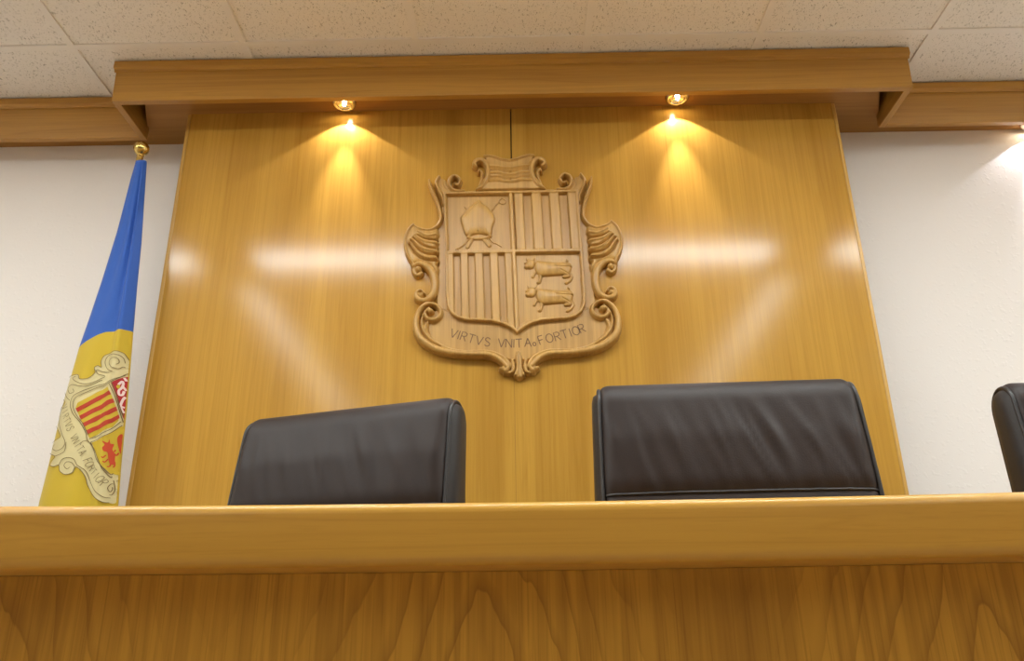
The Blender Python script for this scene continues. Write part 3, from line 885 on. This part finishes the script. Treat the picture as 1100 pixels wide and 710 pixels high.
MOT = [('V', 487.5, 358.2), ('I', 493, 359.8), ('R', 498.2, 361.3), ('T', 506.5, 363.9), ('V', 515, 365.8), ('S', 523.7, 367.2),
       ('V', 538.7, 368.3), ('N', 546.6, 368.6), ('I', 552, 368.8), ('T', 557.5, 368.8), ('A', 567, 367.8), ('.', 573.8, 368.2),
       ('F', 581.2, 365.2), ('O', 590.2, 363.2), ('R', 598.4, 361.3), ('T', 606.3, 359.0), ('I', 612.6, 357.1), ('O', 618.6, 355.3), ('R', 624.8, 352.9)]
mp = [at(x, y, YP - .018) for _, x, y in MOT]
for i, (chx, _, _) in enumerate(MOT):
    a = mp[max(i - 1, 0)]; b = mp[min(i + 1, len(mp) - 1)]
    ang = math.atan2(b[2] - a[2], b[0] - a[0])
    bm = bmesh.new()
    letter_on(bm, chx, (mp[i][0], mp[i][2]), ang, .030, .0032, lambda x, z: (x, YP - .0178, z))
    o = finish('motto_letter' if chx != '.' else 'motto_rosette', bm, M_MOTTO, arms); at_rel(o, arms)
    if chx != '.': o['label'] = 'shade-coloured flat letter ' + chx

# ================================================================== FLAG AND POLE
FY = 2.38; FX = -1.311
pole = thing('flagpole', 'indoor flagpole with a brass ball on top, beside the oak panel', 'flagpole', (FX, FY, 0))
bm = bmesh.new(); lathe(bm, [(0, .03), (.0115, .03), (.0115, EYE + 1.598), (0, EYE + 1.598)], 20)
finish('pole', bm, M_BRASS, pole, smooth=False)
bm = bmesh.new()
zf = EYE + 1.636
lathe(bm, [(0, zf - .044), (.008, zf - .044), (.008, zf - .034), (.012, zf - .032), (.012, zf - .028), (.009, zf - .0255)] +
      [(.0265 * math.sin(a), zf - .0265 * math.cos(a)) for a in [PI * k / 18 for k in range(2, 19)]], 36)
finish('finial', bm, M_BRASS, pole, smooth=True)
bm = bmesh.new(); lathe(bm, [(0, 0), (.15, 0), (.15, .012), (.14, .02), (.05, .03), (.03, .045), (.018, .06), (.018, .09), (0, .09)], 40)
finish('pole_base', bm, M_BRASS, pole)

LE = [(145, 172), (139.5, 191), (125, 248), (108.5, 302), (95, 343), (85, 372), (66, 440), (52, 500), (42, 540)]
RE = [(156.3, 172), (154.5, 200), (150.5, 260), (146.5, 300), (142, 352), (135.5, 430), (128.5, 500), (125.5, 540)]
le = sorted([(p[2], p[0]) for p in (at(x, y, FY - .02) for x, y in LE)]); re_ = sorted([(p[2], p[0]) for p in (at(x, y, FY - .02) for x, y in RE)])
le = [(.62, le[0][1] - .004)] + le; re_ = [(.62, re_[0][1] + .006)] + re_
def edges(z):
    return float(np.interp(z, [a for a, _ in le], [b for _, b in le])), float(np.interp(z, [a for a, _ in re_], [b for _, b in re_]))
ZTOP = le[-1][0]
def surf(x, z):
    """front surface of the draped cloth, y as a function of x and z"""
    a, b = edges(z); w = (b - a) / 2; c = (a + b) / 2
    t = max(-1, min(1, (x - c) / w))
    body = .62 * w * math.sqrt(max(0, 1 - t * t))
    drop = (ZTOP - z)
    amp = min(1, drop / .25)
    fold = .020 * amp * math.exp(-((t - .42) / .13) ** 2) * max(0.25, 1 - drop / .75)            # crease on the pole side
    fold -= .012 * amp * math.exp(-((t - .70) / .16) ** 2)
    fold += .004 * amp * math.sin(3.2 * t + 5 * z) * (1 - t * t) + .003 * amp * math.sin(7 * t - 9 * z + 1) * (1 - t * t)
    return FY - .012 - body * .8 + fold * (1 - t ** 4)
yb = [at(x, y, FY - .05) for x, y in ((85, 372), (100, 364), (120, 356), (145, 352))]
def boundary(t): return float(np.interp(t, [-1, -.5, .1, 1], [p[2] for p in yb]))
nT, n1, n2 = 72, 64, 80
def zrow(i, t):
    zb = boundary(t)
    return ZTOP + (zb - ZTOP) * (i / n1) if i <= n1 else zb + (.60 - zb) * ((i - n1) / n2)
bm = bmesh.new(); rows = []
for i in range(n1 + n2 + 1):
    row = []
    for k in range(nT + 1):
        t = math.sin(-PI / 2 + PI * k / nT); z = zrow(i, t); a, b = edges(z); x = (a + b) / 2 + t * (b - a) / 2
        row.append(bm.verts.new((x, surf(x, z), z)))
    for k in range(1, 24):
        t = math.cos(PI * k / 24); z = zrow(i, t); a, b = edges(z); w = (b - a) / 2
        row.append(bm.verts.new(((a + b) / 2 + t * w, FY - .012 + .22 * w * math.sin(PI * k / 24) + .014 * math.sin(PI * k / 24), z)))
    rows.append(row)
K = len(rows[0])
for i in range(n1 + n2):
    for k in range(K):
        f = bm.faces.new((rows[i][k], rows[i][(k + 1) % K], rows[i + 1][(k + 1) % K], rows[i + 1][k])); f.material_index = 0 if i < n1 else 1
bm.faces.new(rows[0])
FLAGMATS = [M_BLUE, M_YELLOW, M_CREAM, M_REDP, M_DRED, M_ORANGE, M_PINK, M_INK]
bmesh.ops.recalc_face_normals(bm, faces=bm.faces)

def fpt(u, v):
    """print coordinate (traced) -> point of the cloth"""
    px, py = 30 + u / 3.738, 360 + v / 3.738
    Y = FY - .05
    for _ in range(6):
        p = at(px, py, Y); Y = surf(p[0], p[2])
    return p[0], p[2]
def on_cloth(off):
    def f(x, z):
        a, b = edges(z); w = (b - a) / 2; c = (a + b) / 2
        x = max(c - .985 * w, min(c + .985 * w, x))
        e = .0004
        nx = (surf(x + e, z) - surf(x - e, z)) / (2 * e); nx = max(-3, min(3, nx)); q = off / math.sqrt(1 + nx * nx)
        return (x + nx * q, surf(x, z) - q, z)
    return f
def fill(pts, mi, off, smooth=True):
    pts = [fpt(*p) for p in pts]
    if smooth: pts = [tuple(p) for p in spline(pts, 4, True)]
    tb = bmesh.new()
    vv = [tb.verts.new((x, 0, z)) for x, z in pts]
    for tri in tessellate_polygon([[Vector((x, z, 0)) for x, z in pts]]):
        try: tb.faces.new([vv[i] for i in tri])
        except ValueError: pass
    for _ in range(6):
        es = [e for e in tb.edges if e.calc_length() > .007]
        if not es: break
        bmesh.ops.subdivide_edges(tb, edges=es, cuts=1)
        bmesh.ops.triangulate(tb, faces=tb.faces)
    pl = on_cloth(off); mp_ = {}
    for v in tb.verts: mp_[v] = bm.verts.new(pl(v.co.x, v.co.z))
    for f in tb.faces:
        try:
            nf = bm.faces.new([mp_[v] for v in f.verts]); nf.material_index = mi
            nf.normal_update()
            if nf.normal.y > 0: nf.normal_flip()
        except ValueError: pass
    tb.free()
def line(pts, mi, w, off, smooth=True, n=5):
    pts = [fpt(*p) for p in pts]
    P = spline(pts, n) if smooth else pts
    runs = [[]]                                            # only where the print lies on the visible face of the cloth
    for x, z in P:
        a, b = edges(z)
        if a + .02 * (b - a) < x < b - .012 * (b - a): runs[-1].append((x, z))
        elif runs[-1]: runs.append([])
    for P in runs:
        if len(P) < 2: continue
        line_run(P, mi, w, off)
def line_run(P, mi, w, off):
    for f in strip(bm, [tuple(p) for p in P], w, on_cloth(off)):
        f.material_index = mi; f.normal_update()
        if f.normal.y > 0: f.normal_flip()
CRE = [(440, 160), (415, 118), (398, 88), (378, 72), (345, 66), (312, 82), (296, 105), (297, 130), (282, 124), (268, 132), (270, 152), (240, 175), (210, 176), (205, 160), (185, 162), (168, 175), (162, 195),
       (150, 215), (145, 245), (152, 270), (138, 295), (122, 325), (120, 365), (134, 405), (112, 425), (93, 450), (94, 475), (112, 487), (100, 505), (92, 522), (108, 528), (126, 522), (130, 545), (152, 560), (180, 552), (192, 530), (212, 542), (230, 570), (240, 605), (262, 640), (290, 668), (325, 674), (360, 674), (385, 600), (410, 400), (425, 250)]
fill(CRE, 2, .0012)
# fields
def bil(u, v):
    A, B, Cc, D = (186, 280), (322, 206), (377, 352), (248, 414)
    return tuple((1 - u) * (1 - v) * A[i] + u * (1 - v) * B[i] + u * v * Cc[i] + (1 - u) * v * D[i] for i in (0, 1))
def left_u(v): return .10 * max(0, (.25 - v) / .25) ** 2 
fill([bil(u, 0) for u in (.10, .35, .7, 1)] + [bil(1, v) for v in (.25, .5, .75, 1)] + [bil(u, 1) for u in (.7, .35, 0)] + [bil(0, v) for v in (.75, .5, .25, .1)], 1, .0020, smooth=False)
for k in range(4):
    v0, v1 = (2 * k + 1) / 9, (2 * k + 2) / 9
    fill([bil(u, v0) for u in (0, .25, .5, .75, 1)] + [bil(u, v1) for u in (1, .75, .5, .25, 0)], 3, .0027, smooth=False)
fill([(334, 192), (368, 175), (440, 146), (440, 335), (390, 345), (372, 300), (352, 240)], 4, .0020, smooth=False)
fill([(256, 432), (320, 400), (380, 372), (410, 366), (410, 545), (368, 566), (330, 556), (300, 528), (278, 490)], 1, .0020, smooth=False)
# crimson quarter: pale twisted ornament
for pl in ([(362, 200), (378, 188), (386, 200), (376, 214), (364, 224), (366, 240), (382, 244), (394, 232)], [(392, 215), (402, 240), (392, 262), (378, 276), (380, 292), (398, 296)], [(384, 300), (390, 318), (400, 326)], [(396, 180), (404, 200), (402, 222)]):
    line(pl, 6, .0052, .0030)
fill([(352, 206), (364, 200), (370, 210), (360, 217)], 1, .0036)
# yellow quarter: two red cattle
fill([(300, 452), (308, 440), (300, 425), (318, 432), (326, 420), (330, 436), (345, 440), (338, 460), (350, 480), (362, 505), (354, 522), (330, 520), (322, 500), (318, 472), (304, 466)], 5, .0030)
for pl in ([(312, 482), (302, 492), (296, 488)], [(320, 498), (308, 510), (300, 506)], [(352, 512), (350, 528), (340, 532)], [(332, 516), (326, 528), (316, 528)], [(345, 470), (352, 462)]):
    line(pl, 5, .0030, .0031)
fill([(366, 425), (374, 412), (382, 402), (388, 420), (382, 450), (386, 490), (376, 482), (372, 455)], 5, .0030)
line([(372, 478), (366, 490), (362, 484)], 5, .0030, .0031)
# outlines of frame, shield, scrolls
W = .0018
for pl in (CRE[:-4],
           [(420, 152), (330, 184), (268, 208), (205, 232), (182, 250), (174, 280), (184, 318), (212, 352), (234, 392), (240, 420), (262, 452), (285, 500), (300, 540), (330, 572), (352, 574)],
           [(405, 160), (330, 190), (270, 216), (210, 242), (190, 258), (184, 285), (196, 322), (222, 355), (244, 400)],
           [(328, 190), (345, 240), (365, 300), (388, 362)], [(336, 190), (354, 240), (374, 300), (396, 356)],
           [(246, 418), (320, 384), (382, 354)], [(252, 430), (320, 398), (384, 368)],
           [(252, 430), (275, 490), (300, 532), (330, 560), (356, 562)],
           [(240, 424), (222, 428), (212, 442)],
           # top scroll
           [(400, 140), (380, 130), (360, 136), (338, 128), (330, 108), (342, 92), (360, 96), (364, 112), (352, 118)], [(396, 120), (384, 96), (360, 80), (330, 82), (312, 104), (318, 132), (340, 146)],
           [(330, 150), (300, 148), (282, 140), (276, 146), (284, 158), (310, 164)], [(312, 168), (260, 192), (222, 196), (192, 184), (184, 172), (196, 168)], [(300, 182), (240, 205), (205, 205)],
           # left scrolls
           [(205, 205), (180, 200), (166, 215), (172, 235), (188, 228), (184, 216)], [(160, 202), (154, 225), (160, 250), (172, 262)],
           [(150, 272), (136, 308), (130, 350), (140, 395), (152, 430), (140, 455), (118, 465), (104, 455), (112, 440)], [(156, 430), (150, 465), (130, 480), (112, 487)],
           [(128, 522), (140, 500), (165, 492), (188, 500), (200, 522), (230, 545), (252, 590), (275, 630), (300, 650), (330, 655)], [(190, 528), (178, 512), (158, 510), (148, 525), (160, 538), (172, 530)],
           [(345, 600), (330, 600), (318, 615), (328, 630), (342, 622), (338, 612)], [(356, 590), (358, 625), (345, 645), (325, 642)]):
    line(pl, 7, W, .0038)
# motto on the ribbon
path = spline([(152, 284), (157, 330), (167, 362), (182, 398), (202, 438), (226, 480), (250, 522), (276, 562), (304, 596)], 12)
cum = np.concatenate([[0], np.cumsum(np.hypot(*np.diff(path, axis=0).T))])
TXT = 'VIRTVS VNITA FORTIOR'
for i, chx in enumerate(TXT):
    if chx == ' ': continue
    s_ = cum[-1] * (i + .3) / (len(TXT) - .4)
    px_, py_ = np.interp(s_, cum, path[:, 0]), np.interp(s_, cum, path[:, 1])
    qx, qy = np.interp(s_ + 4, cum, path[:, 0]), np.interp(s_ + 4, cum, path[:, 1])
    c0_ = fpt(px_, py_); c1_ = fpt(qx, qy)
    before = set(bm.faces)
    letter_on(bm, chx, c0_, math.atan2(c1_[1] - c0_[1], c1_[0] - c0_[0]), .0210, .0015, on_cloth(.0040), .74)
    for f in bm.faces:
        if f not in before:
            f.material_index = 7; f.normal_update()
            if f.normal.y > 0: f.normal_flip()
me = bpy.data.meshes.new('flag'); bm.to_mesh(me); bm.free()
for mm in FLAGMATS: me.materials.append(mm)
me.polygons.foreach_set('use_smooth', [True] * len(me.polygons))
flag = bpy.data.objects.new('flag', me); C.objects.link(flag)
tag(flag, 'blue and yellow flag with printed coat of arms, draped down the flagpole', 'flag')
